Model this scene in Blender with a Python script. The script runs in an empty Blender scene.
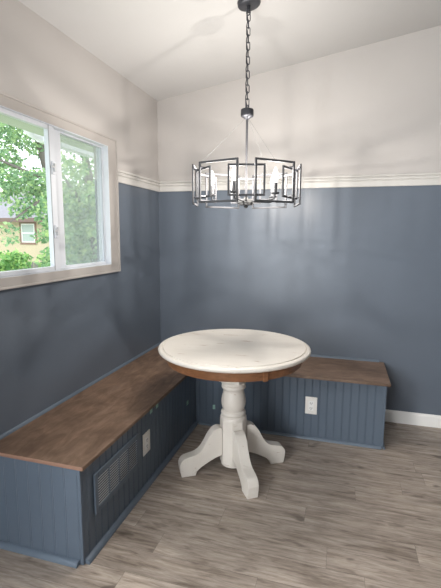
import bpy, bmesh, math, random
from mathutils import Vector, Matrix
random.seed(7)
S = bpy.context.scene
COL = S.collection
PI = math.pi

# ------------------------------------------------------------------ helpers
def MB():
    return bmesh.new()

def box(bm, x0, x1, y0, y1, z0, z1, M=None):
    vs = [bm.verts.new((x, y, z)) for x in (x0, x1) for y in (y0, y1) for z in (z0, z1)]
    if M is not None:
        for v in vs: v.co = M @ v.co
    q = [(0, 1, 3, 2), (4, 6, 7, 5), (0, 4, 5, 1), (2, 3, 7, 6), (0, 2, 6, 4), (1, 5, 7, 3)]
    for f in q: bm.faces.new([vs[i] for i in f])
    return vs

def lathe(bm, prof, n=48, M=None, cap=True):
    rings = []
    for r, z in prof:
        ring = []
        for i in range(n):
            a = 2 * PI * i / n
            co = Vector((r * math.cos(a), r * math.sin(a), z))
            if M is not None: co = M @ co
            ring.append(bm.verts.new(co))
        rings.append(ring)
    for a, b in zip(rings, rings[1:]):
        for i in range(n):
            j = (i + 1) % n
            bm.faces.new((a[i], a[j], b[j], b[i]))
    if cap:
        bm.faces.new(list(reversed(rings[0]))); bm.faces.new(rings[-1])

def tube(bm, pts, r, n=8, closed=False, rs=None):
    pts = [Vector(p) for p in pts]
    m = len(pts); rings = []; prev = None
    for i, p in enumerate(pts):
        if closed: t = pts[(i + 1) % m] - pts[i - 1]
        else: t = pts[min(i + 1, m - 1)] - pts[max(i - 1, 0)]
        t.normalize()
        if prev is None:
            u = t.orthogonal().normalized()
        else:
            u = (prev - t * prev.dot(t)).normalized()
        prev = u; w = t.cross(u)
        rr = rs[i] if rs else r
        rings.append([bm.verts.new(p + u * rr * math.cos(2 * PI * k / n) + w * rr * math.sin(2 * PI * k / n)) for k in range(n)])
    for i in range(m if closed else m - 1):
        a, b = rings[i], rings[(i + 1) % m]
        off = 0
        if closed and i == m - 1:
            off = min(range(n), key=lambda o: (a[0].co - b[o].co).length)
        for k in range(n):
            bm.faces.new((a[k], a[(k + 1) % n], b[(k + 1 + off) % n], b[(k + off) % n]))
    if not closed:
        bm.faces.new(list(reversed(rings[0]))); bm.faces.new(rings[-1])

def prism(bm, prof, t0, t1, fn):
    """extrude a closed 2-D outline between t0 and t1; fn(u, v, t) -> point"""
    a = [bm.verts.new(fn(u, v, t0)) for u, v in prof]
    b = [bm.verts.new(fn(u, v, t1)) for u, v in prof]
    n = len(prof)
    for i in range(n):
        j = (i + 1) % n
        bm.faces.new((a[i], a[j], b[j], b[i]))
    bm.faces.new(list(reversed(a))); bm.faces.new(b)

def link(name, bm, mat, parent=None, smooth=False, bevel=0.0, seg=2, angle=40):
    bmesh.ops.recalc_face_normals(bm, faces=bm.faces)
    me = bpy.data.meshes.new(name)
    bm.to_mesh(me); bm.free()
    mats = mat if isinstance(mat, list) else [mat]
    for m in mats: me.materials.append(m)
    o = bpy.data.objects.new(name, me)
    COL.objects.link(o)
    if parent is not None:
        o.parent = parent
    if bevel > 0:
        b = o.modifiers.new('bevel', 'BEVEL'); b.width = bevel; b.segments = seg
        b.limit_method = 'ANGLE'; b.angle_limit = math.radians(angle)
        b.harden_normals = False
    if smooth:
        for p in me.polygons: p.use_smooth = True
        try: me.set_sharp_from_angle(angle=math.radians(angle))
        except Exception: pass
    return o

def tag(o, label=None, cat=None, group=None, kind=None):
    if label: o['label'] = label
    if cat: o['category'] = cat
    if group: o['group'] = group
    if kind: o['kind'] = kind
    return o

def thing(name, loc, label, cat, group=None, kind=None):
    o = bpy.data.objects.new(name, None); COL.objects.link(o)
    o.location = loc; o.empty_display_size = .05
    return tag(o, label, cat, group, kind)

def part(name, bm, mat, root, **k):
    """part given in world coordinates, stored relative to its thing"""
    o = link(name, bm, mat, None, **k)
    w = Vector((0, 0, 0)); r = root
    while r is not None:
        w += r.location; r = r.parent
    o.data.transform(Matrix.Translation(-w))
    o.parent = root
    return o

# ------------------------------------------------------------------ materials
def mat(name, col, rough=.5, metal=0.0, spec=.5):
    m = bpy.data.materials.new(name); m.use_nodes = True
    b = m.node_tree.nodes['Principled BSDF']
    b.inputs['Base Color'].default_value = (*col, 1)
    b.inputs['Roughness'].default_value = rough
    b.inputs['Metallic'].default_value = metal
    b.inputs['Specular IOR Level'].default_value = spec
    return m

def N(m, t, **k):
    n = m.node_tree.nodes.new(t)
    for a, v in k.items(): setattr(n, a, v)
    return n

def L(m, a, b):
    m.node_tree.links.new(a, b)

def coords(m, scale=(1, 1, 1), rot=(0, 0, 0)):
    tc = N(m, 'ShaderNodeTexCoord'); mp = N(m, 'ShaderNodeMapping')
    mp.inputs['Scale'].default_value = scale; mp.inputs['Rotation'].default_value = rot
    L(m, tc.outputs['Object'], mp.inputs['Vector'])
    return mp.outputs['Vector']

def noise(m, vec, scale, detail=4, rough=.55, dist=0):
    n = N(m, 'ShaderNodeTexNoise')
    n.inputs['Scale'].default_value = scale; n.inputs['Detail'].default_value = detail
    n.inputs['Roughness'].default_value = rough; n.inputs['Distortion'].default_value = dist
    L(m, vec, n.inputs['Vector'])
    return n.outputs['Fac']

def ramp(m, fac, stops):
    r = N(m, 'ShaderNodeValToRGB')
    e = r.color_ramp.elements
    while len(e) < len(stops): e.new(.5)
    for i, (p, c) in enumerate(stops):
        e[i].position = p; e[i].color = (*c, 1)
    L(m, fac, r.inputs['Fac'])
    return r.outputs['Color']

def mix(m, fac, a, b, mode='MIX'):
    n = N(m, 'ShaderNodeMix', data_type='RGBA', blend_type=mode)
    for s, v in ((0, fac), (6, a), (7, b)):
        if hasattr(v, 'is_output'): L(m, v, n.inputs[s])
        elif s == 0: n.inputs[0].default_value = v
        else: n.inputs[s].default_value = (*v, 1)
    return n.outputs[2]

def bump(m, h, strength=.2, dist=.002):
    b = N(m, 'ShaderNodeBump'); b.inputs['Strength'].default_value = strength
    b.inputs['Distance'].default_value = dist
    L(m, h, b.inputs['Height'])
    L(m, b.outputs['Normal'], m.node_tree.nodes['Principled BSDF'].inputs['Normal'])

def base(m, c):
    L(m, c, m.node_tree.nodes['Principled BSDF'].inputs['Base Color'])

def paint(name, c, var=.04, rough=.5, tex=90, bs=.12):
    m = mat(name, c, rough, 0, .4)
    v = coords(m)
    lo = tuple(x * (1 - var) for x in c); hi = tuple(min(1, x * (1 + var)) for x in c)
    base(m, ramp(m, noise(m, v, 2.2, 3), [(.3, lo), (.7, hi)]))
    if tex: bump(m, noise(m, v, tex, 3), bs, .002)
    return m

M = {}
M['cream_wall'] = paint('cream wall paint', (.485, .462, .446), .02, .6)
M['blue_wall'] = paint('slate blue wall paint', (.122, .147, .184), .04, .34)
M['ceiling'] = paint('ceiling paint', (.54, .532, .525), .015, .8, 60, .25)
M['cream_trim'] = paint('cream trim paint', (.60, .585, .56), .02, .4, 0)
M['casing'] = paint('backlit cream casing paint', (.44, .412, .39), .02, .45, 0)  # cream casing with its backlit shade put into the darker colour
M['white_trim'] = paint('white trim paint', (.88, .875, .86), .02, .35, 0)
M['bench'] = paint('blue bench paint', (.100, .130, .170), .06, .42, 0)
M['bench_trim'] = paint('blue trim paint', (.125, .160, .205), .05, .38, 0)
M['louver'] = mat('grey blue louver paint', (.26, .28, .31), .4)
M['vinyl'] = mat('white vinyl', (.66, .69, .74), .35)
M['latch'] = mat('pale grey latch', (.55, .56, .58), .4)
M['vinyl_grey'] = mat('grey gasket', (.30, .32, .34), .5)
M['plate'] = mat('white plastic plate', (.80, .78, .74), .35)
M['slot'] = mat('dark slot', (.03, .03, .03), .6)
M['tape'] = mat('green painters tape', (.34, .55, .47), .7)
M['metal'] = mat('brushed graphite metal', (.075, .076, .082), .7, .2, .25)
M['metal_dark'] = mat('dark graphite metal', (.06, .062, .072), .4, .6)
M['metal_hub'] = mat('nickel metal', (.09, .09, .09), .6, .3, .3)
M['wire'] = mat('fine steel wire', (.16, .16, .16), .6, .3)
M['sleeve'] = mat('candle sleeve', (.10, .10, .105), .5, .3)

def wood(name, stops, scale, axis_scale, rot=(0, 0, 0), rough=.45, extra=None):
    m = mat(name, (.3, .2, .1), rough, 0, .4)
    v = coords(m, axis_scale, rot)
    n1 = noise(m, v, scale, 6, .6, 1.2)
    c = ramp(m, n1, stops)
    v2 = coords(m, (1, 1, 1), rot)
    n2 = noise(m, v2, 4.2, 5, .62, 1.4)
    c = mix(m, .7, c, ramp(m, n2, [(.3, (.50, .46, .43)), (.5, (.85, .84, .83)), (.72, (1.25, 1.25, 1.25))]), 'MULTIPLY')
    base(m, c)
    bump(m, n1, .08, .002)
    return m

M['seat_wood'] = wood('dark stained seat wood', [(.25, (.115, .070, .045)), (.5, (.19, .122, .083)), (.78, (.27, .185, .132))], 5.0, (5, 1.3, 5))
M['seat_wood_x'] = wood('dark stained seat wood lengthwise', [(.25, (.125, .080, .056)), (.5, (.20, .135, .098)), (.78, (.28, .20, .150))], 5.0, (1.3, 6, 6))
M['seat_edge'] = mat('cut board edge', (.26, .15, .105), .55)
M['apron_wood'] = wood('warm brown apron wood', [(.25, (.13, .055, .026)), (.5, (.23, .105, .050)), (.8, (.32, .16, .08))], 6, (2, 2, 9), (0, 0, 0), .35)

def distressed(name, worn_at=.66):
    m = mat(name, (.8, .75, .66), .38, 0, .5)
    v = coords(m, (1, 3, 1), (0, 0, .35))
    c = ramp(m, noise(m, v, 3, 4), [(.3, (.665, .622, .568)), (.7, (.745, .706, .650))])
    v2 = coords(m, (2.0, 9, 9), (0, 0, .35))
    w = ramp(m, noise(m, v2, 2.6, 7, .72, .4), [(worn_at, (0, 0, 0)), (worn_at + .045, (.75, .75, .75))])
    base(m, mix(m, w, c, (.36, .25, .17)))
    return m
M['cream_paint'] = distressed('distressed cream table paint', .615)
M['cream_leg'] = distressed('distressed cream pedestal paint', .64)

# vinyl plank floor: planks along x
def floor_mat():
    m = mat('grey brown plank floor', (.3, .25, .2), .42, 0, .45)
    v = coords(m)
    br = N(m, 'ShaderNodeTexBrick')
    br.offset = 0.0; br.offset_frequency = 2; br.squash = 1
    br.inputs['Scale'].default_value = 1
    br.inputs['Brick Width'].default_value = .90
    br.inputs['Row Height'].default_value = .129
    br.inputs['Mortar Size'].default_value = .0006
    br.inputs['Mortar Smooth'].default_value = .3
    br.inputs['Bias'].default_value = 0
    br.inputs['Color1'].default_value = (0, 0, 0, 1); br.inputs['Color2'].default_value = (1, 1, 1, 1)
    br.inputs['Mortar'].default_value = (.5, .5, .5, 1)
    sh = N(m, 'ShaderNodeMapping'); sh.inputs['Location'].default_value = (.18, .057, 0)
    L(m, v, sh.inputs['Vector'])
    # every row of planks starts at its own place
    sp = N(m, 'ShaderNodeSeparateXYZ'); L(m, sh.outputs['Vector'], sp.inputs[0])
    dv = N(m, 'ShaderNodeMath', operation='DIVIDE'); dv.inputs[1].default_value = .129; L(m, sp.outputs[1], dv.inputs[0])
    fl = N(m, 'ShaderNodeMath', operation='FLOOR'); L(m, dv.outputs[0], fl.inputs[0])
    wn = N(m, 'ShaderNodeTexWhiteNoise', noise_dimensions='1D'); L(m, fl.outputs[0], wn.inputs['W'])
    ad = N(m, 'ShaderNodeMath', operation='ADD'); L(m, sp.outputs[0], ad.inputs[0]); L(m, wn.outputs['Value'], ad.inputs[1])
    cb = N(m, 'ShaderNodeCombineXYZ'); L(m, ad.outputs[0], cb.inputs[0]); L(m, sp.outputs[1], cb.inputs[1])
    L(m, cb.outputs[0], br.inputs['Vector'])
    # shift the grain of every plank
    sep = N(m, 'ShaderNodeCombineXYZ')
    mul = N(m, 'ShaderNodeMath', operation='MULTIPLY'); mul.inputs[1].default_value = 9.0
    L(m, br.outputs['Color'], mul.inputs[0])
    L(m, mul.outputs[0], sep.inputs[0]); L(m, mul.outputs[0], sep.inputs[2])
    add = N(m, 'ShaderNodeVectorMath', operation='ADD')
    L(m, v, add.inputs[0]); L(m, sep.outputs[0], add.inputs[1])
    mp = N(m, 'ShaderNodeMapping'); mp.inputs['Scale'].default_value = (2.0, 19, 1)
    L(m, add.outputs[0], mp.inputs['Vector'])
    g1 = noise(m, mp.outputs['Vector'], 2.6, 8, .66, .7)
    mp2 = N(m, 'ShaderNodeMapping'); mp2.inputs['Scale'].default_value = (1.0, 4.5, 1)
    L(m, add.outputs[0], mp2.inputs['Vector'])
    g2 = noise(m, mp2.outputs['Vector'], 2.3, 4, .6, .5)
    c = ramp(m, g1, [(.30, (.185, .148, .118)), (.47, (.365, .308, .262)), (.70, (.54, .472, .412))])
    c = mix(m, .75, c, ramp(m, g2, [(.28, (.48, .45, .42)), (.5, (.95, .95, .95)), (.75, (1.15, 1.13, 1.10))]), 'MULTIPLY')
    c = mix(m, .5, c, ramp(m, br.outputs['Color'], [(0, (.70, .68, .66)), (1, (1.14, 1.14, 1.14))]), 'MULTIPLY')
    mp4 = N(m, 'ShaderNodeMapping'); mp4.inputs['Scale'].default_value = (9, 60, 1)
    L(m, add.outputs[0], mp4.inputs['Vector'])
    c = mix(m, .5, c, ramp(m, noise(m, mp4.outputs['Vector'], 3, 5, .7), [(.32, (.72, .70, .68)), (.55, (1, 1, 1)), (.75, (1.1, 1.1, 1.1))]), 'MULTIPLY')
    # small dark knots
    mp3 = N(m, 'ShaderNodeMapping'); mp3.inputs['Scale'].default_value = (3.2, 7.5, 1)
    L(m, add.outputs[0], mp3.inputs['Vector'])
    kn = noise(m, mp3.outputs['Vector'], 1.9, 2, .5, .2)
    c = mix(m, ramp(m, kn, [(.63, (0, 0, 0)), (.73, (.70, .70, .70))]), c, (.075, .055, .045))
    c = mix(m, br.outputs['Fac'], c, (.11, .09, .08))
    base(m, c)
    bump(m, g1, .06, .002)
    return m
M['floor'] = floor_mat()

def glass_mat(name, tint=(1, 1, 1), gloss=.06, haze=0.0, hazecol=(.6, .65, .65)):
    m = bpy.data.materials.new(name); m.use_nodes = True
    nt = m.node_tree; nt.nodes.clear()
    out = nt.nodes.new('ShaderNodeOutputMaterial')
    tr = nt.nodes.new('ShaderNodeBsdfTransparent'); tr.inputs[0].default_value = (*tint, 1)
    gl = nt.nodes.new('ShaderNodeBsdfGlossy'); gl.inputs['Roughness'].default_value = .02
    mx = nt.nodes.new('ShaderNodeMixShader'); mx.inputs[0].default_value = gloss
    nt.links.new(tr.outputs[0], mx.inputs[1]); nt.links.new(gl.outputs[0], mx.inputs[2])
    last = mx
    if haze > 0:
        df = nt.nodes.new('ShaderNodeBsdfDiffuse'); df.inputs[0].default_value = (*hazecol, 1)
        tl = nt.nodes.new('ShaderNodeBsdfTranslucent'); tl.inputs[0].default_value = (*hazecol, 1)
        ad = nt.nodes.new('ShaderNodeMixShader'); ad.inputs[0].default_value = .6
        nt.links.new(df.outputs[0], ad.inputs[1]); nt.links.new(tl.outputs[0], ad.inputs[2])
        m2 = nt.nodes.new('ShaderNodeMixShader'); m2.inputs[0].default_value = haze
        nt.links.new(mx.outputs[0], m2.inputs[1]); nt.links.new(ad.outputs[0], m2.inputs[2])
        last = m2
    nt.links.new(last.outputs[0], out.inputs[0])
    return m
M['glass'] = glass_mat('window glass', (.98, .99, 1), .04)
M['screen'] = glass_mat('insect screen mesh', (1, 1, 1), 0.0, .30, (.50, .53, .53))

def emit(name, col, s):
    m = bpy.data.materials.new(name); m.use_nodes = True
    b = m.node_tree.nodes['Principled BSDF']
    b.inputs['Base Color'].default_value = (.9, .88, .82, 1)
    b.inputs['Emission Color'].default_value = (*col, 1); b.inputs['Emission Strength'].default_value = s
    return m
def bulb_glass():
    m = bpy.data.materials.new('glowing clear bulb glass'); m.use_nodes = True
    nt = m.node_tree; nt.nodes.clear()
    out = nt.nodes.new('ShaderNodeOutputMaterial'); tr = nt.nodes.new('ShaderNodeBsdfTransparent')
    em = nt.nodes.new('ShaderNodeEmission'); em.inputs[0].default_value = (1, .95, .88, 1); em.inputs[1].default_value = 3.2
    mx = nt.nodes.new('ShaderNodeMixShader'); mx.inputs[0].default_value = .45
    nt.links.new(tr.outputs[0], mx.inputs[1]); nt.links.new(em.outputs[0], mx.inputs[2]); nt.links.new(mx.outputs[0], out.inputs[0])
    return m
M['bulb'] = bulb_glass()

def leaf_mat(name, dark, mid, light):
    m = bpy.data.materials.new(name); m.use_nodes = True
    nt = m.node_tree; nt.nodes.clear()
    out = nt.nodes.new('ShaderNodeOutputMaterial')
    ge = nt.nodes.new('ShaderNodeNewGeometry')
    r = nt.nodes.new('ShaderNodeValToRGB')
    e = r.color_ramp.elements; e.new(.5)
    for i, (p, c) in enumerate(((0, dark), (.55, mid), (1, light))):
        e[i].position = p; e[i].color = (*c, 1)
    nt.links.new(ge.outputs['Random Per Island'], r.inputs[0])
    d = nt.nodes.new('ShaderNodeBsdfDiffuse'); t = nt.nodes.new('ShaderNodeBsdfTranslucent')
    nt.links.new(r.outputs[0], d.inputs[0]); nt.links.new(r.outputs[0], t.inputs[0])
    mx = nt.nodes.new('ShaderNodeMixShader'); mx.inputs[0].default_value = .45
    nt.links.new(d.outputs[0], mx.inputs[1]); nt.links.new(t.outputs[0], mx.inputs[2])
    nt.links.new(mx.outputs[0], out.inputs[0])
    return m
M['leaf'] = leaf_mat('green leaves', (.16, .29, .17), (.34, .54, .30), (.58, .74, .36))
M['leaf2'] = leaf_mat('yellow green leaves', (.18, .32, .18), (.38, .58, .30), (.64, .78, .36))
M['leaf3'] = leaf_mat('hedge leaves', (.16, .34, .13), (.36, .60, .24), (.62, .80, .32))
M['bark'] = mat('grey bark', (.16, .14, .125), .9)
M['grass'] = paint('lawn', (.30, .38, .20), .3, .9, 30)
M['fence'] = paint('weathered fence wood', (.25, .24, .22), .2, .8, 30)
M['stucco'] = paint('yellow stucco', (.62, .52, .37), .03, .8, 40)
M['shingle'] = paint('pale grey shingles', (.27, .262, .285), .06, .8, 20)
M['fascia'] = mat('brown fascia', (.20, .13, .11), .6)
M['brown_frame'] = mat('brown window surround', (.28, .17, .13), .6)
M['house_pane'] = mat('reflective pane', (.42, .50, .46), .15)
M['soffit'] = paint('pale soffit', (.55, .60, .50), .05, .7, 0)
M['gutter'] = mat('white gutter', (.88, .90, .91), .4)

# ------------------------------------------------------------------ the room
SL = .154                      # ceiling rises to the right
ZC = 2.4675                    # ceiling height at the left wall
ZR = 1.7515                    # bottom of the chair rail = paint line
XR, YF, TW = 6.6, -4.9, .09
def zceil(x): return ZC + SL * x

bm = MB(); box(bm, -TW, XR + TW, YF - TW, TW, -.08, 0)
tag(link('floor', bm, M['floor']), 'grey brown wood plank floor', 'floor', kind='structure')

bm = MB()
prism(bm, [(-TW, zceil(-TW)), (XR + TW, zceil(XR + TW)), (XR + TW, zceil(XR + TW) + .08), (-TW, zceil(-TW) + .08)], YF - TW, TW, lambda u, v, t: (u, t, v))
tag(link('ceiling', bm, M['ceiling']), 'white sloped ceiling rising to the right', 'ceiling', kind='structure')

def wall_panel(bm, o, ax, lo, hi, holes, zt):
    """two-tone wall in strips; ax='y': wall along y between x=o[0],o[1]; holes=(a,b,z0,z1); zt=(z at lo, z at hi)"""
    cuts = sorted({lo, hi, *[h[0] for h in holes], *[h[1] for h in holes]})
    for a, b in zip(cuts, cuts[1:]):
        f = lambda t: zt[0] + (zt[1] - zt[0]) * (t - lo) / (hi - lo)
        h = [q for q in holes if q[0] <= a + 1e-6 and q[1] >= b - 1e-6]
        spans = [(0, None)]
        if h: spans = [(0, h[0][2]), (h[0][3], None)]
        for z0, z1 in spans:
            pieces = []
            if z1 is None:
                if z0 < ZR: pieces += [(z0, ZR, 1), (ZR, None, 0)]
                else: pieces += [(z0, None, 0)]
            else:
                pieces += [(z0, min(z1, ZR), 1)] + ([(ZR, z1, 0)] if z1 > ZR else [])
            for p0, p1, mi in pieces:
                ta, tb = (f(a), f(b)) if p1 is None else (p1, p1)
                n0 = len(bm.faces)
                if ax == 'y': vs = box(bm, o[0], o[1], a, b, p0, p1 or p0 + 1)
                else: vs = box(bm, a, b, o[0], o[1], p0, p1 or p0 + 1)
                if p1 is None:
                    for v in vs:
                        if v.co.z > p0 + 1e-6:
                            t = v.co.y if ax == 'y' else v.co.x
                            v.co.z = ta if abs(t - a) < 1e-6 else tb
                bm.faces.ensure_lookup_table()
                for k in range(n0, len(bm.faces)): bm.faces[k].material_index = mi

WY0, WY1, WZ0, WZ1 = -1.86, -.797, 1.203, 1.962       # opening of window 1
VY0, VY1, VZ0, VZ1 = -4.6, -3.15, .85, 2.15         # opening of window 2 (behind the camera)
bm = MB(); wall_panel(bm, (-TW, 0), 'y', YF, 0, [(WY0, WY1, WZ0, WZ1), (VY0, VY1, VZ0, VZ1)], (ZC, ZC))
tag(link('wall_left', bm, [M['cream_wall'], M['blue_wall']]), 'left wall, cream above and slate blue below, holding the window', 'wall', kind='structure')
bm = MB(); wall_panel(bm, (0, TW), 'x', 0, XR, [], (zceil(0), zceil(XR)))
tag(link('wall_back', bm, [M['cream_wall'], M['blue_wall']]), 'back wall, cream above and slate blue below the rail', 'wall', kind='structure')
bm = MB(); wall_panel(bm, (XR, XR + TW), 'y', YF, 0, [], (zceil(XR), zceil(XR)))
tag(link('wall_right', bm, [M['cream_wall'], M['blue_wall']]), 'right wall of the room', 'wall', kind='structure')
DX0, DX1, DZ0, DZ1 = .08, .98, .05, 2.10             # glass door behind the viewer
bm = MB(); wall_panel(bm, (YF - TW, YF), 'x', 0, XR, [(DX0, DX1, DZ0, DZ1)], (zceil(0), zceil(XR)))
tag(link('wall_front', bm, [M['cream_wall'], M['blue_wall']]), 'wall behind the viewer', 'wall', kind='structure')

# chair rail, fluted profile (offset from wall, height)
def rail_profile():
    z = ZR
    return [(0, z), (.012, z), (.014, z + .003), (.014, z + .038), (.008, z + .042), (.008, z + .045), (.016, z + .049), (.016, z + .060), (.008, z + .064), (.008, z + .067),
            (.020, z + .070), (.020, z + .079), (.016, z + .083), (0, z + .083)]
bm = MB(); prism(bm, rail_profile(), .016, XR, lambda u, v, t: (t, -u, v))
tag(link('trim_1', bm, M['cream_trim']), 'cream fluted chair rail on the back wall', 'chair rail', kind='structure')
bm = MB(); prism(bm, rail_profile(), -.692, 0, lambda u, v, t: (u, t, v))
tag(link('trim_2', bm, M['cream_trim']), 'cream fluted chair rail between window and corner', 'chair rail', kind='structure')
bm = MB(); prism(bm, [(0, 0), (.014, 0), (.014, .078), (.008, .088), (.006, .092), (0, .092)], 1.83, XR, lambda u, v, t: (t, -u, v))
tag(link('baseboard_back', bm, M['white_trim']), 'white baseboard right of the bench', 'baseboard', kind='structure')

# ------------------------------------------------------------------ window 1
win = thing('window_1', (0, (WY0 + WY1) / 2, WZ0), 'white two pane sliding window with cream casing', 'window', kind='structure')
def ring(bm, x0, x1, y0, y1, z0, z1, w, wb=None, wt=None):
    wb = w if wb is None else wb; wt = w if wt is None else wt
    box(bm, x0, x1, y0, y0 + w, z0, z1); box(bm, x0, x1, y1 - w, y1, z0, z1)
    box(bm, x0, x1, y0 + w, y1 - w, z0, z0 + wb); box(bm, x0, x1, y0 + w, y1 - w, z1 - wt, z1)
cy0, cy1, cz0, cz1 = -1.962, -.6955, 1.153, 2.0165
bm = MB(); ring(bm, 0, .018, cy0, cy1, cz0, cz1, cy1 - WY1, WZ0 - cz0, cz1 - WZ1)
ca = part('casing', bm, M['casing'], win, bevel=.002)
bm = MB(); ring(bm, 0, .025, cy0 - .004, cy1 + .004, cz0 - .004, cz1 + .004, .012)
part('outer_bead', bm, M['casing'], ca, bevel=.003)
bm = MB(); ring(bm, -.070, .0165, WY0 + .0005, WY1 - .0005, WZ0 + .0005, WZ1 - .0005, .004)
part('frame', bm, M['vinyl'], win)
fy0, fy1, fz0, fz1 = WY0 + .005, WY1 - .005, WZ0 + .005, WZ1 - .005
s1 = MB(); box(s1, -.046, -.022, -1.300, -1.222, fz0, fz1); box(s1, -.046, -.022, fy1 - .008, fy1, fz0, fz1)
box(s1, -.046, -.022, -1.222, fy1 - .008, fz0, fz0 + .016); box(s1, -.046, -.022, -1.222, fy1 - .008, fz1 - .008, fz1)
sr = part('sash', s1, M['vinyl'], win, bevel=.002); sr['label'] = 'fixed right sash'
g = MB(); box(g, -.031, -.027, -1.222, fy1 - .008, fz0 + .016, fz1 - .008)
part('glass', g, M['glass'], sr)
g = MB(); box(g, -.0268, -.0258, fy1 - .0105, fy1 - .0085, fz0 + .016, fz1 - .008); box(g, -.0268, -.0258, -1.222, fy1 - .011, fz1 - .0105, fz1 - .0085)
part('gasket', g, M['vinyl_grey'], sr)
g = MB(); box(g, -.0500, -.0492, -1.300, fy1 - .001, fz0 + .012, fz1 - .004)
part('insect_screen', g, M['screen'], win)
s2 = MB(); box(s2, -.018, .010, fy0, fy0 + .030, fz0, fz1); box(s2, -.018, .010, -1.362, -1.316, fz0, fz1)
box(s2, -.018, .010, fy0 + .030, -1.362, fz0, fz0 + .022); box(s2, -.018, .010, fy0 + .030, -1.362, fz1 - .022, fz1)
sl = part('sash', s2, M['vinyl'], win, bevel=.002); sl['label'] = 'sliding left sash'
g = MB(); box(g, -.006, -.002, fy0 + .030, -1.362, fz0 + .022, fz1 - .022)
part('glass', g, M['glass'], sl)
g = MB(); box(g, .010, .0108, -1.363, -1.357, fz0 + .001, fz1 - .001)
part('gasket', g, M['vinyl_grey'], sl)
for zz in (1.745, 1.415):
    b = MB(); box(b, .0101, .018, -1.350, -1.324, zz - .034, zz + .034)
    la = part('latch', b, M['vinyl'], win, bevel=.003)
    b = MB(); box(b, .018, .028, -1.343, -1.332, zz - .020, zz + .024)
    box(b, .018, .026, -1.362, -1.343, zz - .002, zz + .010)
    part('lever', b, M['latch'], la, bevel=.002)

# window 2 behind the camera, where the daylight comes from
w2 = thing('window_2', (0, (VY0 + VY1) / 2, VZ0), 'second window on the left wall, nearer the viewer', 'window', kind='structure')
bm = MB(); ring(bm, -.10, .0, VY0, VY1, VZ0, VZ1, .05)
part('frame', bm, M['vinyl'], w2)
bm = MB(); box(bm, -.06, -.056, VY0 + .05, VY1 - .05, VZ0 + .05, VZ1 - .05)
part('glass', bm, M['glass'], w2)

d1 = thing('door_1', ((DX0 + DX1) / 2, YF, DZ0), 'sliding glass door in the wall behind the viewer', 'door', kind='structure')
bm = MB(); ym_ = (DX0 + DX1) / 2
for a, b_, c, d in ((DX0, DX0 + .06, DZ0, DZ1), (DX1 - .06, DX1, DZ0, DZ1), (ym_ - .04, ym_ + .04, DZ0, DZ1), (DX0, DX1, DZ0, DZ0 + .06), (DX0, DX1, DZ1 - .06, DZ1)):
    box(bm, a, b_, YF - .10, YF - .02, c, d)
part('frame', bm, M['vinyl'], d1)
bm = MB(); box(bm, DX0 + .06, DX1 - .06, YF - .064, YF - .060, DZ0 + .06, DZ1 - .06)
part('glass', bm, M['glass'], d1)

# ------------------------------------------------------------------ L-shaped seating, two bench units
H, TT = .46, .018
def bead(bm, a, b, z0, z1, fn, pitch=.0508, depth=.0016):
    """beadboard sheet: fn(t, off, z) -> point; grooves every pitch"""
    pts = [(a, 0)]
    t = a + pitch * .6
    while t < b - .012:
        pts += [(t - .0055, 0), (t - .0035, depth), (t - .002, .0006), (t, -.0006), (t + .002, .0006), (t + .0035, depth), (t + .0055, 0)]
        t += pitch
    pts.append((b, 0))
    lo = [bm.verts.new(fn(t, -o, z0)) for t, o in pts]
    hi = [bm.verts.new(fn(t, -o, z1)) for t, o in pts]
    lb = [bm.verts.new(fn(t, -.014, z0)) for t, o in (pts[0], pts[-1])]
    hb = [bm.verts.new(fn(t, -.014, z1)) for t, o in (pts[0], pts[-1])]
    for i in range(len(pts) - 1):
        bm.faces.new((lo[i], lo[i + 1], hi[i + 1], hi[i]))
    bm.faces.new((lb[0], lb[1], hb[1], hb[0]))
    bm.faces.new((lb[0], lo[0], hi[0], hb[0])); bm.faces.new((lb[1], lo[-1], hi[-1], hb[1]))
    bm.faces.new([hb[0]] + hi + [hb[1]]); bm.faces.new(list(reversed([lb[0]] + lo + [lb[1]])))

D1, L1, D2, L2 = .511, 1.8964, .4916, 1.8264
FX, EY, FY, EX = .4885, -1.886, -.460, 1.806          # faces: left front, left end, right front, right end
lb = thing('built_in_bench', (.25, -.95, 0), 'long blue built-in bench with brown wood seat under the window', 'bench', 'the two built-in benches')
bm = MB(); box(bm, .001, D1, -L1, -.001, H - TT, H)
so = part('seat', bm, [M['seat_wood'], M['seat_edge']], lb, bevel=.002)
for p in so.data.polygons:
    if p.normal.y < -.9: p.material_index = 1
bm = MB(); bead(bm, EY + .016, FY, .001, H - TT - .0005, lambda t, o, z: (FX + o, t, z))
part('front_panel', bm, M['bench'], lb)
bm = MB(); bead(bm, .002, FX - .016, .001, H - TT - .0005, lambda t, o, z: (t, EY - o, z), .062, .0016)
part('end_panel', bm, M['bench'], lb)
bm = MB(); box(bm, FX - .016, FX + .001, EY - .001, EY + .016, .001, H - TT - .0005)
part('corner_post', bm, M['bench'], lb, bevel=.004, seg=3)
def qround(r=.018, n=6):
    return [(0, 0.0008)] + [(r * math.cos(a), .0008 + r * math.sin(a)) for a in [PI / 2 * i / n for i in range(n + 1)]]
bm = MB(); prism(bm, qround(.022), .002, FX - .020, lambda u, v, t: (t, EY - u - .0005, v))
part('shoe_molding', bm, M['bench_trim'], lb, smooth=True)
bm = MB(); prism(bm, qround(.022), EY + .012, FY - .020, lambda u, v, t: (FX + u + .0005, t, v))
part('shoe_molding', bm, M['bench_trim'], lb, smooth=True)
bm = MB(); prism(bm, [(0, 0), (.012, 0), (.010, .008), (.006, .013), (0, .015)], -L1, -.02, lambda u, v, t: (.0005 + u, t, H + v))
part('wall_molding', bm, M['bench_trim'], lb, smooth=True)

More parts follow.
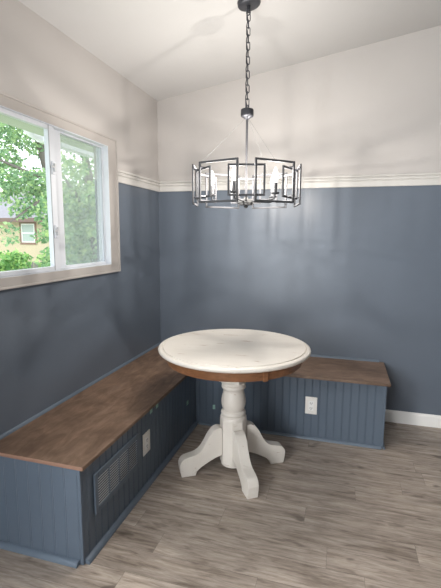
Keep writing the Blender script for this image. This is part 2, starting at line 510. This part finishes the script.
rb = thing('built_in_bench', (1.15, -.23, 0), 'short blue built-in bench with brown wood seat along the back wall', 'bench', 'the two built-in benches')
bm = MB(); box(bm, D1 + .0008, L2, -D2, -.001, H - TT, H)
so = part('seat', bm, [M['seat_wood_x'], M['seat_edge']], rb, bevel=.002)
for p in so.data.polygons:
    if p.normal.x > .9: p.material_index = 1
bm = MB(); bead(bm, FX + .002, EX - .014, .001, H - TT - .0005, lambda t, o, z: (t, FY - o, z))
part('front_panel', bm, M['bench'], rb)
bm = MB(); box(bm, EX - .014, EX, FY + .0142, -.002, .001, H - TT - .0005)
part('end_panel', bm, M['bench'], rb)
bm = MB(); box(bm, EX - .014, EX + .001, FY - .001, FY + .014, .001, H - TT - .0005)
part('corner_post', bm, M['bench'], rb, bevel=.003, seg=2)
bm = MB(); prism(bm, qround(.016), FX + .026, EX - .012, lambda u, v, t: (t, FY - u - .0005, v))
part('shoe_molding', bm, M['bench_trim'], rb, smooth=True)
bm = MB(); prism(bm, qround(.014), FY - .008, -.018, lambda u, v, t: (EX + u + .0005, t, v))
part('shoe_molding', bm, M['bench_trim'], rb, smooth=True)
bm = MB(); prism(bm, [(0, 0), (.012, 0), (.010, .008), (.006, .013), (0, .015)], D1, L2 - .035, lambda u, v, t: (t, -.0005 - u, H + v))
part('wall_molding', bm, M['bench_trim'], rb, smooth=True)

# vent on the long bench
vy0, vy1, vz0, vz1 = -1.798, -1.384, .178, .366
ve = thing('vent_grille', (FX, (vy0 + vy1) / 2, vz0), 'blue painted louvered vent grille on the long bench', 'vent')
bm = MB()
x0, x1, fw = FX + .002, FX + .012, .026
box(bm, x0, x1, vy0, vy0 + fw, vz0, vz1); box(bm, x0, x1, vy1 - fw, vy1, vz0, vz1)
box(bm, x0, x1, vy0 + fw, vy1 - fw, vz0, vz0 + fw); box(bm, x0, x1, vy0 + fw, vy1 - fw, vz1 - fw, vz1)
part('frame', bm, M['bench'], ve, bevel=.003)
bm = MB(); box(bm, FX + .002, FX + .003, vy0 + fw, vy1 - fw, vz0 + fw, vz1 - fw)  # near-black sheet standing in for the shade between the louvers
part('gap_shade', bm, M['slot'], ve)
bm = MB(); n = 11
for i in range(n):
    z = vz0 + fw + (vz1 - vz0 - 2 * fw) * (i + .5) / n
    prism(bm, [(FX + .0085, z + .0006), (FX + .0118, z - .0010), (FX + .0122, z + .0006), (FX + .0089, z + .0022)], vy0 + fw, vy1 - fw, lambda u, v, t: (u, t, v))
part('louvers', bm, M['louver'], ve)
for k in (1, 2, 3):
    y = vy0 + fw + (vy1 - vy0 - 2 * fw) * k / 4
    bm = MB(); box(bm, FX + .003, FX + .0125, y - .004, y + .004, vz0 + fw, vz1 - fw)
    part('divider', bm, M['bench'], ve)

def outlet(label, fn, u0, u1, z0, z1):
    uc, zc = (u0 + u1) / 2, (z0 + z1) / 2
    c = fn(uc, 0, z0)
    r = thing('wall_outlet', c, label, 'outlet', 'outlets on the benches')
    bm = MB(); prism(bm, [(u0, z0), (u1, z0), (u1, z1), (u0, z1)], .0022, .008, lambda u, v, t: fn(u, t, v))
    part('cover_plate', bm, M['plate'], r, bevel=.003)
    w, h = (u1 - u0) * .44, (z1 - z0) * .56
    bm = MB(); prism(bm, [(uc - w / 2, zc - h / 2), (uc + w / 2, zc - h / 2), (uc + w / 2, zc + h / 2), (uc - w / 2, zc + h / 2)], .0078, .0095, lambda u, v, t: fn(u, t, v))
    rc = part('receptacle', bm, M['white_trim'], r, bevel=.001)
    bm = MB()
    for s in (-1, 1):
        zz = zc + s * h * .26
        for du in (-.006, .006):
            prism(bm, [(uc + du - .0016, zz - .004), (uc + du + .0016, zz - .004), (uc + du + .0016, zz + .006), (uc + du - .0016, zz + .006)], .0092, .0099, lambda u, v, t: fn(u, t, v))
        prism(bm, [(uc - .0025, zz - .012), (uc + .0025, zz - .012), (uc + .0025, zz - .008), (uc - .0025, zz - .008)], .0092, .0099, lambda u, v, t: fn(u, t, v))
    part('slots', bm, M['slot'], rc)
    for s in (-1, 1):
        bm = MB(); zz = zc + s * (z1 - z0) * .40
        prism(bm, [(uc + .003 * math.cos(a), zz + .003 * math.sin(a)) for a in [2 * PI * i / 8 for i in range(8)]], .0078, .0086, lambda u, v, t: fn(u, t, v))
        part('screw', bm, M['white_trim'], r)
outlet('white outlet on the short bench, right of the round table', lambda u, t, z: (u, FY - t, z), 1.290, 1.370, .184, .307)
outlet('white outlet plate on the long bench beside the vent', lambda u, t, z: (FX + t, u, z), -1.330, -1.246, .199, .322)

def tape(label, fn, u, z, w=.020, h=.030):
    bm = MB(); prism(bm, [(u - w / 2, z - h / 2), (u + w / 2, z - h / 2 + .002), (u + w / 2 - .001, z + h / 2), (u - w / 2, z + h / 2 - .002)], .0021, .0029, lambda u, v, t: fn(u, t, v))
    o = link('painters_tape', bm, M['tape'])
    c = Vector(fn(u, 0, z)); o.data.transform(Matrix.Translation(-c)); o.location = c
    tag(o, label, 'tape', 'bits of green tape on the benches')
onx = lambda u, t, z: (FX + t, u, z)
ony = lambda u, t, z: (u, FY - t, z)
tape('bit of green tape under the long seat edge, the one nearer the outlet', onx, -1.217, .414, .030, .028)
tape('bit of green tape under the long seat edge, farther from the outlet', onx, -1.137, .414, .030, .028)
tape('bit of green tape low on the long bench near the inner corner', onx, -.640, .232, .032, .032)
tape('bit of green tape low on the short bench behind the table leg', ony, .631, .146, .020, .036)

# ------------------------------------------------------------------ round pedestal table
TX, TY, TZ, TR = .906, -.963, .77, .440
tb = thing('pedestal_table', (TX, TY, 0), 'round cream distressed pedestal table with brown wood apron', 'table')
T = Matrix.Translation((TX, TY, 0))
bm = MB()
prof = [(.30, TZ - .034), (.405, TZ - .034), (.420, TZ - .033), (.432, TZ - .028), (.4385, TZ - .021), (TR, TZ - .015), (.4385, TZ - .009), (.434, TZ - .006),
        (.424, TZ - .0035), (.4165, TZ - .0035), (.4150, TZ - .0065), (.4125, TZ - .0065), (.4110, TZ - .0004), (.408, TZ), (.30, TZ)]
lathe(bm, prof, 96, T)
part('tabletop', bm, M['cream_paint'], tb, smooth=True, angle=50)
bm = MB()
ra, za, zb = .392, .682, TZ - .0345
n = 96
rings = [[bm.verts.new((TX + r * math.cos(2 * PI * i / n), TY + r * math.sin(2 * PI * i / n), z)) for i in range(n)]
         for r, z in ((ra, zb), (ra, za + .006), (ra - .003, za), (ra - .022, za), (ra - .022, zb))]
for k in range(5):
    a, b = rings[k], rings[(k + 1) % 5]
    for i in range(n): bm.faces.new((a[i], b[i], b[(i + 1) % n], a[(i + 1) % n]))
ap = part('apron', bm, M['apron_wood'], tb, smooth=True)
for ang in (-52, 128):
    Mx = T @ Matrix.Rotation(math.radians(ang), 4, 'Z')
    bm = MB(); box(bm, ra - .006, ra + .009, -.013, .013, za - .003, zb - .001, Mx)
    part('seam_block', bm, M['apron_wood'], tb, bevel=.002)
bm = MB(); box(bm, -.20, .20, -.033, .033, zb - .03, zb, T @ Matrix.Rotation(math.radians(32), 4, 'Z'))
box(bm, -.033, .033, -.20, -.034, zb - .03, zb, T @ Matrix.Rotation(math.radians(32), 4, 'Z'))
box(bm, -.033, .033, .034, .20, zb - .03, zb, T @ Matrix.Rotation(math.radians(32), 4, 'Z'))
part('support_frame', bm, M['apron_wood'], tb)
bm = MB(); box(bm, -.068, .068, -.068, .068, .552, zb - .0305, T @ Matrix.Rotation(math.radians(-57 + 45), 4, 'Z'))
part('top_block', bm, M['cream_leg'], tb, bevel=.006)
bm = MB()
prof = [(.060, .5519), (.068, .550), (.0725, .544), (.0725, .538), (.069, .533), (.066, .530), (.0705, .525), (.0725, .518), (.0705, .511), (.065, .506), (.0615, .500), (.061, .493),
        (.0635, .480), (.0685, .460), (.0720, .440), (.0730, .424), (.0715, .406), (.067, .390), (.0625, .380), (.0615, .375), (.067, .371),
        (.0730, .365), (.0745, .357), (.0725, .349), (.0675, .345), (.073, .341), (.078, .333), (.079, .3205)]
lathe(bm, list(reversed(prof)), 56, T)
part('turned_column', bm, M['cream_leg'], tb, smooth=True, angle=60)
bm = MB()
lathe(bm, [(.070, .048), (.079, .050), (.081, .056), (.081, .318), (.078, .320)], 8, T @ Matrix.Rotation(math.radians(-57 + 22.5), 4, 'Z'))
part('hub', bm, M['cream_leg'], tb, bevel=.004)
bm = MB(); lathe(bm, [(.050, .030), (.066, .031), (.072, .036), (.072, .0478)], 40, T)
part('hub_foot', bm, M['cream_leg'], tb, smooth=True, angle=50)
def bez(p, n=8):
    """Catmull-Rom through p"""
    out = []
    for i in range(len(p) - 1):
        a = p[max(i - 1, 0)]; b = p[i]; c = p[i + 1]; d = p[min(i + 2, len(p) - 1)]
        for k in range(n):
            t = k / n
            out.append(tuple(.5 * (2 * b[j] + (c[j] - a[j]) * t + (2 * a[j] - 5 * b[j] + 4 * c[j] - d[j]) * t * t + (3 * b[j] - a[j] - 3 * c[j] + d[j]) * t ** 3) for j in (0, 1)))
    out.append(p[-1]); return out
top = bez([(.077, .272), (.100, .276), (.128, .264), (.154, .232), (.178, .188), (.204, .150), (.236, .128), (.276, .118), (.308, .108), (.326, .088)], 6)
bot = bez([(.230, .024), (.205, .046), (.176, .063), (.145, .080), (.110, .096), (.077, .104)], 5)
out = top + [(.331, .070), (.327, .032), (.320, .0)] + [(.237, .0)] + bot
for ang in (31.7, -56, 211.7, 124):
    Mx = T @ Matrix.Rotation(math.radians(ang), 4, 'Z')
    bm = MB(); prism(bm, out, -.031, .031, lambda u, v, t: Mx @ Vector((u, t, v + .0006)))
    part('leg', bm, M['cream_leg'], tb, bevel=.006, seg=3, angle=50)

# ------------------------------------------------------------------ chandelier
CX, CY = .959, -.94
A0 = math.radians(-76.93)
ZCE = zceil(CX)
ch = thing('chandelier', (CX, CY, 1.55), 'grey metal drum chandelier of open rectangles with five candle bulbs', 'chandelier')
K = Matrix.Translation((CX, CY, 0))
tilt = Matrix.Translation((CX, CY, ZCE)) @ Matrix.Rotation(-math.atan(SL), 4, 'Y')
bm = MB(); lathe(bm, [(.030, -.025), (.050, -.0245), (.058, -.021), (.061, -.015), (.061, -.0008)], 40, tilt)
part('canopy', bm, M['metal_dark'], ch, smooth=True, angle=35)
bm = MB(); tube(bm, [(CX, CY, ZCE - .022), (CX, CY, ZCE - .052)], .010, 12)
tube(bm, [(CX + .010 * math.cos(a), CY - .004, ZCE - .058 + .012 * math.sin(a)) for a in [2 * PI * i / 16 for i in range(16)]], .003, 6, True)
part('canopy_loop', bm, M['metal_dark'], ch, smooth=True)
ztop, zbot = ZCE - .060, 2.092
nl = 13; pitch = (ztop - zbot) / nl
ux = Vector((math.cos(A0 + PI / 2), math.sin(A0 + PI / 2), 0)); uy = Vector((math.cos(A0), math.sin(A0), 0))
for i in range(nl):
    zc = ztop - pitch * (i + .5); hl = pitch / 2 + .0035; wr = .0088
    tw = math.radians(8 * math.sin(i * 1.7))
    d = (ux * math.cos(tw) + uy * math.sin(tw)) if i % 2 == 0 else (uy * math.cos(tw) - ux * math.sin(tw)) * 1.0
    loop = []
    for s, zs in ((0, 1), (PI, -1)):
        for k in range(7):
            a = s + PI * k / 6
            loop.append((wr * math.cos(a), zs * (hl - wr) + wr * math.sin(a)))
    bm = MB(); tube(bm, [Vector((CX, CY, zc)) + d * u + Vector((0, 0, v)) for u, v in loop], .0026, 6, True)
    part('chain_link', bm, M['metal_dark'], ch, smooth=True)
bm = MB()
tube(bm, [Vector((CX, CY, 0)) - ux * (.0068 + .003 * math.sin(k * 1.1)) + uy * .004 * math.cos(k * 1.6) + Vector((0, 0, ZCE - .035 - (ZCE - .035 - 2.080) * k / 40)) for k in range(41)], .0028, 6)
part('power_cord', bm, M['metal_dark'], ch, smooth=True)
bm = MB(); tube(bm, [(CX + .009 * math.cos(a), CY, 2.088 + .010 * math.sin(a)) for a in [2 * PI * i / 16 for i in range(16)]], .003, 6, True)
part('cap_loop', bm, M['metal_dark'], ch, smooth=True)
bm = MB(); lathe(bm, [(.008, 2.024), (.014, 2.027), (.022, 2.035), (.032, 2.038), (.035, 2.042), (.035, 2.072), (.033, 2.076), (.010, 2.078)], 36, K)
part('cap', bm, M['metal_dark'], ch, smooth=True, angle=35)
bm = MB(); lathe(bm, [(.0065, 1.600), (.0065, 2.025)], 16, K)
part('stem', bm, M['metal'], ch, smooth=True)
bm = MB(); lathe(bm, [(.006, 1.552), (.011, 1.556), (.012, 1.562), (.008, 1.566), (.036, 1.568), (.038, 1.572), (.038, 1.578), (.042, 1.580), (.042, 1.597), (.038, 1.600), (.012, 1.602), (.010, 1.612)], 36, K)
part('hub', bm, M['metal_hub'], ch, smooth=True, angle=35)

def pol(th, r, z):
    a = A0 + math.radians(th)
    return Vector((CX + r * math.cos(a), CY + r * math.sin(a), z))
def rect_frame(th, apo, half, z0, z1, t=.0052, dep=.0045):
    bm = MB()
    Mx = K @ Matrix.Rotation(A0 + math.radians(th), 4, 'Z') @ Matrix.Translation((apo, 0, 0))
    box(bm, -dep, dep, -half - t, -half + t, z0 - t, z1 + t, Mx); box(bm, -dep, dep, half - t, half + t, z0 - t, z1 + t, Mx)
    box(bm, -dep, dep, -half + t, half - t, z0 - t, z0 + t, Mx); box(bm, -dep, dep, -half + t, half - t, z1 - t, z1 + t, Mx)
    return bm
zo0, zo1, zi0, zi1 = 1.570, 1.767, 1.600, 1.745
for k in range(6):
    part('outer_frame', rect_frame(30 + 60 * k, .283, .1116, zo0, zo1), M['metal'], ch, bevel=.0012, seg=1)
    part('inner_frame', rect_frame(60 * k, .263, .088, zi0, zi1), M['metal'], ch, bevel=.0012, seg=1)
for k in range(6):
    for s in (-1, 1):
        th = 60 * k + s * 8.5
        for z in (zi0, zi1):
            b = MB(); tube(b, [pol(th, .264, z), pol(th, .303, z)], .0042, 8)
            part('pin', b, M['metal_dark'], ch)
for k in range(3):
    b = MB(); tube(b, [pol(120 * k, .040, 1.592), pol(120 * k, .263, 1.598)], .0045, 8)
    part('spoke', b, M['metal'], ch)
for th in (-90, 30, 150):
    b = MB(); tube(b, [pol(th, .010, 2.030), pol(th, .283, zo1)], .0007, 5)
    part('suspension_wire', b, M['wire'], ch)
for k in range(5):
    th = -91 + 72 * k
    b = MB(); tube(b, [pol(th, .038, 1.588), pol(th, .17, 1.592), pol(th, .185, 1.596), pol(th, .19, 1.606), pol(th, .19, 1.622)], .0050, 10)
    arm = part('arm', b, M['metal'], ch, smooth=True)
    Mx = Matrix.Translation(pol(th, .19, 0))
    b = MB(); lathe(b, [(.006, 1.616), (.020, 1.619), (.022, 1.622), (.022, 1.627), (.014, 1.628)], 24, Mx)
    part('drip_cup', b, M['metal'], arm, smooth=True, angle=35)
    b = MB(); lathe(b, [(.0115, 1.6275), (.0115, 1.676), (.009, 1.6765)], 20, Mx)
    part('candle_sleeve', b, M['sleeve'], arm, smooth=True, angle=35)
    b = MB(); lathe(b, [(.0080, 1.676), (.0115, 1.682), (.0155, 1.692), (.0172, 1.703), (.0165, 1.716), (.0135, 1.731), (.0090, 1.744), (.0050, 1.753), (.0020, 1.758)], 16, Mx)
    part('bulb', b, M['bulb'], arm, smooth=True, angle=80)
    bl = bpy.data.lights.new('candle_bulb_light', 'POINT'); bl.energy = 16; bl.color = (1.0, .94, .87); bl.shadow_soft_size = .007
    bo = bpy.data.objects.new('candle_bulb_light', bl); COL.objects.link(bo); bo.location = pol(th, .19, 1.710)

# ------------------------------------------------------------------ outdoors
GZ = -.65
bm = MB(); box(bm, -40, -.3, -8, 40, GZ - .1, GZ)
tag(link('ground', bm, M['grass']), 'lawn outside the window', 'ground', kind='structure')

# neighbouring house
hs = thing('neighbour_house', (-11, 14, GZ), 'yellow stucco house with pale grey roof beyond the trees', 'house')
HY, HZ = 12.0, 1.93
bm = MB(); box(bm, -20, -3.0, HY, HY + 7, GZ, HZ)
part('walls', bm, M['stucco'], hs)
bm = MB()
prism(bm, [(HY - .45, HZ + .02), (HY - .45, HZ + .12), (HY + 3.5, HZ + 1.72), (HY + 7.45, HZ + .12), (HY + 7.45, HZ + .02)], -20.4, -2.6, lambda u, v, t: (t, u, v))
part('roof', bm, M['shingle'], hs)
bm = MB(); box(bm, -20.4, -2.6, HY - .48, HY - .452, HZ - .04, HZ + .13)
part('fascia', bm, M['fascia'], hs)
def hwin(x0, x1, z0, z1):
    b = MB(); d = .09
    box(b, x0 - d, x0, HY - .03, HY, z0 - d, z1 + d); box(b, x1, x1 + d, HY - .03, HY, z0 - d, z1 + d)
    box(b, x0, x1, HY - .03, HY, z0 - d, z0); box(b, x0, x1, HY - .03, HY, z1, z1 + d)
    w = part('window', b, M['brown_frame'], hs)
    b = MB(); box(b, x0, x1, HY - .012, HY - .002, z0, z1); part('pane', b, M['house_pane'], w)
    b = MB(); e = .05; zm = (z0 + z1) / 2
    box(b, x0, x0 + e, HY - .022, HY - .012, z0, z1); box(b, x1 - e, x1, HY - .022, HY - .012, z0, z1)
    for q in (z0, zm - e / 2, z1 - e): box(b, x0 + e, x1 - e, HY - .022, HY - .012, q, q + e)
    part('window_sash', b, M['white_trim'], w)
hwin(-12.02, -11.32, 1.02, 1.83)

# camera basis, used only to turn the measured sight lines into places outdoors
cam_loc = Vector((1.4884, -3.2596, 1.4034))
R_ = Vector((0.96004552, 0.27977925, 0.00601464)); U_ = Vector((-0.04510433, 0.13348944, 0.99002332)); F_ = Vector((-0.27618509, 0.95073873, -0.14077519))
FPX = 416.7636
def ray(px, py):
    return F_ + R_ * ((px - 220.5) / FPX) - U_ * ((py - 294) / FPX)
def at_dist(px, py, s):
    d = ray(px, py); return cam_loc + d * (s / math.hypot(d.x, d.y))

def leaves(bm, blobs, size, rnd):
    for c, rad, n in blobs:
        for _ in range(n):
            while True:
                p = Vector((rnd.uniform(-1, 1), rnd.uniform(-1, 1), rnd.uniform(-1, 1)))
                if p.length <= 1: break
            if p.length > 0: p = p.normalized() * (p.length ** .75)
            o = Vector(c) + Vector((p.x * rad[0], p.y * rad[1], p.z * rad[2]))
            s = size * rnd.uniform(.6, 1.3)
            a = Vector((rnd.gauss(0, 1), rnd.gauss(0, 1), rnd.gauss(-.4, .7))).normalized()
            b = a.orthogonal().normalized(); q = Matrix.Rotation(rnd.uniform(0, 2 * PI), 3, a); b = q @ b
            nrm = a.cross(b)
            v = [bm.verts.new(o + a * (s * t) + b * (s * w) + nrm * (s * h)) for t, w, h in ((0, 0, 0), (.45, .30, .10), (1, 0, -.05), (.45, -.30, .10))]
            bm.faces.new((v[0], v[1], v[2])); bm.faces.new((v[0], v[2], v[3]))

def tree(name, label, cat, base_pt, trunk_pts, trunk_rs, blobs, size, lm, seed, group=None):
    rnd = random.Random(seed)
    t = thing(name, base_pt, label, cat, group)
    b = MB()
    for pts, rs in zip(trunk_pts, trunk_rs): tube(b, pts, 0, 9, False, rs)
    part('trunk', b, M['bark'], t, smooth=True)
    b = MB(); leaves(b, blobs, size, rnd)
    part('foliage', b, lm, t)
    return t

# left tree: trunk leaning to the left behind the meeting stile, hanging sprays in front of the house
s = 9.0
t0 = at_dist(60, 240, s); t0.z = GZ
tp = [t0, at_dist(58, 230, s), at_dist(54, 195, s), at_dist(50, 172, s), at_dist(44, 152, s), at_dist(34, 120, s)]
br1 = [at_dist(50, 172, s), at_dist(36, 176, s - .2), at_dist(18, 168, s - .4), at_dist(0, 160, s - .5)]
br2 = [at_dist(54, 195, s), at_dist(40, 200, s - .4), at_dist(24, 212, s - .6), at_dist(10, 222, s - .8)]
blobs = []
for px, py, rx, rz, n in ((4, 118, .35, .30, 240), (22, 128, .35, .28, 240), (10, 140, .30, .20, 170), (34, 118, .3, .3, 160), (38, 148, .25, .14, 120), (4, 160, .32, .14, 170),
                          (8, 180, .42, .22, 330), (26, 186, .42, .22, 330), (40, 178, .25, .20, 150), (46, 196, .30, .25, 200), (30, 204, .30, .16, 150), (2, 196, .2, .14, 70),
                          (20, 212, .20, .12, 60), (44, 214, .20, .2, 110), (10, 228, .16, .10, 30), (15, 240, .12, .10, 16), (42, 236, .16, .16, 60), (4, 240, .2, .10, 16),
                          (-12, 150, .5, .7, 500), (50, 130, .35, .3, 160)):
    blobs.append((at_dist(px, py, s + random.uniform(-.5, .5)), (rx, rx * 1.2, rz), n))
tree('leafy_tree', 'leafy green tree with leaning trunk seen through the left pane', 'tree', t0, [tp, br1, br2],
     [[.17, .15, .14, .13, .11, .09], [.05, .04, .03, .02], [.045, .03, .02, .012]], [(c, r, int(n * 1.7)) for c, r, n in blobs], .085, M['leaf'], 3, 'trees outside the window')

# right tree: dense lower foliage, sky gaps above
s = 5.6
t0 = at_dist(97, 250, s); t0.z = GZ
tp = [t0, at_dist(98, 245, s), at_dist(95, 215, s), at_dist(90, 185, s), at_dist(84, 150, s)]
br1 = [at_dist(95, 215, s), at_dist(80, 200, s - .3), at_dist(66, 180, s - .4)]
blobs = []
for px, py, rx, rz, n in ((64, 172, .22, .30, 170), (76, 168, .20, .14, 90), (92, 176, .24, .14, 90), (66, 200, .34, .28, 380), (84, 198, .34, .26, 360), (100, 198, .30, .28, 260),
                          (66, 226, .34, .28, 420), (84, 226, .36, .28, 420), (102, 224, .30, .26, 260), (72, 250, .36, .24, 400), (90, 250, .30, .20, 250), (60, 262, .30, .22, 250), (84, 268, .36, .2, 320),
                          (104, 160, .2, .12, 50), (80, 152, .2, .08, 40)):
    blobs.append((at_dist(px, py, s + random.uniform(-.3, .3)), (rx * .75, rx * .9, rz * .75), n))
tree('leafy_tree', 'dense yellow green tree filling the right pane behind the screen', 'tree', t0, [tp, br1],
     [[.10, .09, .08, .06, .04], [.04, .03, .015]], [(c, r, int(n * 1.5)) for c, r, n in blobs], .072, M['leaf2'], 5, 'trees outside the window')

# fence and hedge below the house
fe = thing('board_fence', at_dist(20, 300, 13.0) * 1.0, 'grey board fence behind the shrubs outside', 'fence')
fe.location.z = GZ
f0 = at_dist(-40, 260, 13.2); f1 = at_dist(130, 260, 11.8)
fd = Vector((f1.x - f0.x, f1.y - f0.y, 0)); fl = fd.length; fd.normalize(); fn_ = Vector((-fd.y, fd.x, 0))
Mf = Matrix(((fd.x, fn_.x, 0, f0.x), (fd.y, fn_.y, 0, f0.y), (0, 0, 1, 0), (0, 0, 0, 1)))
bm = MB(); k = 0
while k * .16 < fl:
    box(bm, k * .16, k * .16 + .145, 0, .02, GZ + .05, .62 + .01 * (k % 3), Mf); k += 1
part('boards', bm, M['fence'], fe)
bm = MB(); box(bm, 0, fl, .021, .06, -.2, -.12, Mf); box(bm, 0, fl, .021, .06, .35, .43, Mf)
part('rails', bm, M['fence'], fe)
for i, (px, lab, hz) in enumerate(((0, 'low leafy shrub at the left end below the house window', 1.0), (50, 'low leafy shrub below the house window, beside the meeting stile', 1.05))):
    s = 11.3
    c = at_dist(px, 262, s); b0 = Vector((c.x, c.y, GZ))
    blobs = [(Vector((c.x, c.y, z)), (.32, .30, .32), 220) for z in (-.3, .1, .4, hz - .32)]
    blobs += [(at_dist(px + dx, 0, s - .2).xy.to_3d() + Vector((0, 0, hz - .25 + dz)), (.24, .24, .22), 120) for dx, dz in ((-6, 0), (0, .05), (6, .02))]
    tree('shrub', lab, 'shrub', b0, [[b0, b0 + Vector((.03, 0, .9))]], [[.04, .02]], [(c, r, int(n * 1.5)) for c, r, n in blobs], .11, M['leaf3'], 20 + i, 'shrubs in front of the fence')

# own eave and gutter outside the window
ev = thing('roof_eave', (-TW, -.6, 2.045), 'pale eave with a white gutter just outside the window', 'eave', kind='structure')
bm = MB(); box(bm, -.46, -TW - .001, -2.6, 1.4, 2.045, 2.075)
part('soffit', bm, M['soffit'], ev)
gy0 = -.72
bm = MB()
prism(bm, [(-.62, 2.10), (-.62, 2.075), (-.60, 2.05), (-.585, 2.035), (-.515, 2.035), (-.51, 2.10), (-.518, 2.10), (-.522, 2.043), (-.582, 2.043), (-.595, 2.056), (-.612, 2.078), (-.612, 2.10)], gy0, 1.4, lambda u, v, t: (u, t, v))
gt = part('gutter', bm, M['gutter'], ev)
bm = MB(); tube(bm, [(-.565, gy0 + .03, 2.068), (-.565, gy0 - .03, 2.068), (-.566, gy0 - .08, 2.078), (-.568, gy0 - .12, 2.105), (-.570, gy0 - .145, 2.15), (-.570, gy0 - .15, 2.21)], .030, 12)
part('elbow', bm, M['gutter'], gt, smooth=True)

# ------------------------------------------------------------------ light
w = bpy.data.worlds.new('World'); S.world = w; w.use_nodes = True
bg = w.node_tree.nodes['Background']
bg.inputs[0].default_value = (.93, .97, 1.0, 1); bg.inputs[1].default_value = 3.0

def area(name, loc, rot, sx, sy, power, col=(1, 1, 1)):
    l = bpy.data.lights.new(name, 'AREA'); l.shape = 'RECTANGLE'; l.size = sx; l.size_y = sy; l.energy = power; l.color = col
    o = bpy.data.objects.new(name, l); COL.objects.link(o); o.location = loc; o.rotation_euler = rot
    return o
area('daylight_window', (-.16, (VY0 + VY1) / 2, (VZ0 + VZ1) / 2), (0, -PI / 2, 0), VZ1 - VZ0, VY1 - VY0, 195, (1.0, .985, .96))
area('daylight_door', ((DX0 + DX1) / 2, YF - .2, (DZ0 + DZ1) / 2), (PI / 2, 0, 0), DX1 - DX0, DZ1 - DZ0, 62, (1.0, .985, .96))

# ------------------------------------------------------------------ camera
cd = bpy.data.cameras.new('camera'); cam = bpy.data.objects.new('camera', cd); COL.objects.link(cam)
cd.sensor_fit = 'HORIZONTAL'; cd.sensor_width = 36; cd.lens = FPX / 441 * 36; cd.clip_start = .05; cd.clip_end = 200
m3 = Matrix((R_, U_, -F_)).transposed()
cam.matrix_world = Matrix.Translation(cam_loc) @ m3.to_4x4()
S.camera = cam
S.view_settings.view_transform = 'Standard'; S.view_settings.look = 'None'
S.view_settings.exposure = 0; S.view_settings.gamma = 1; S.view_settings.use_curve_mapping = False
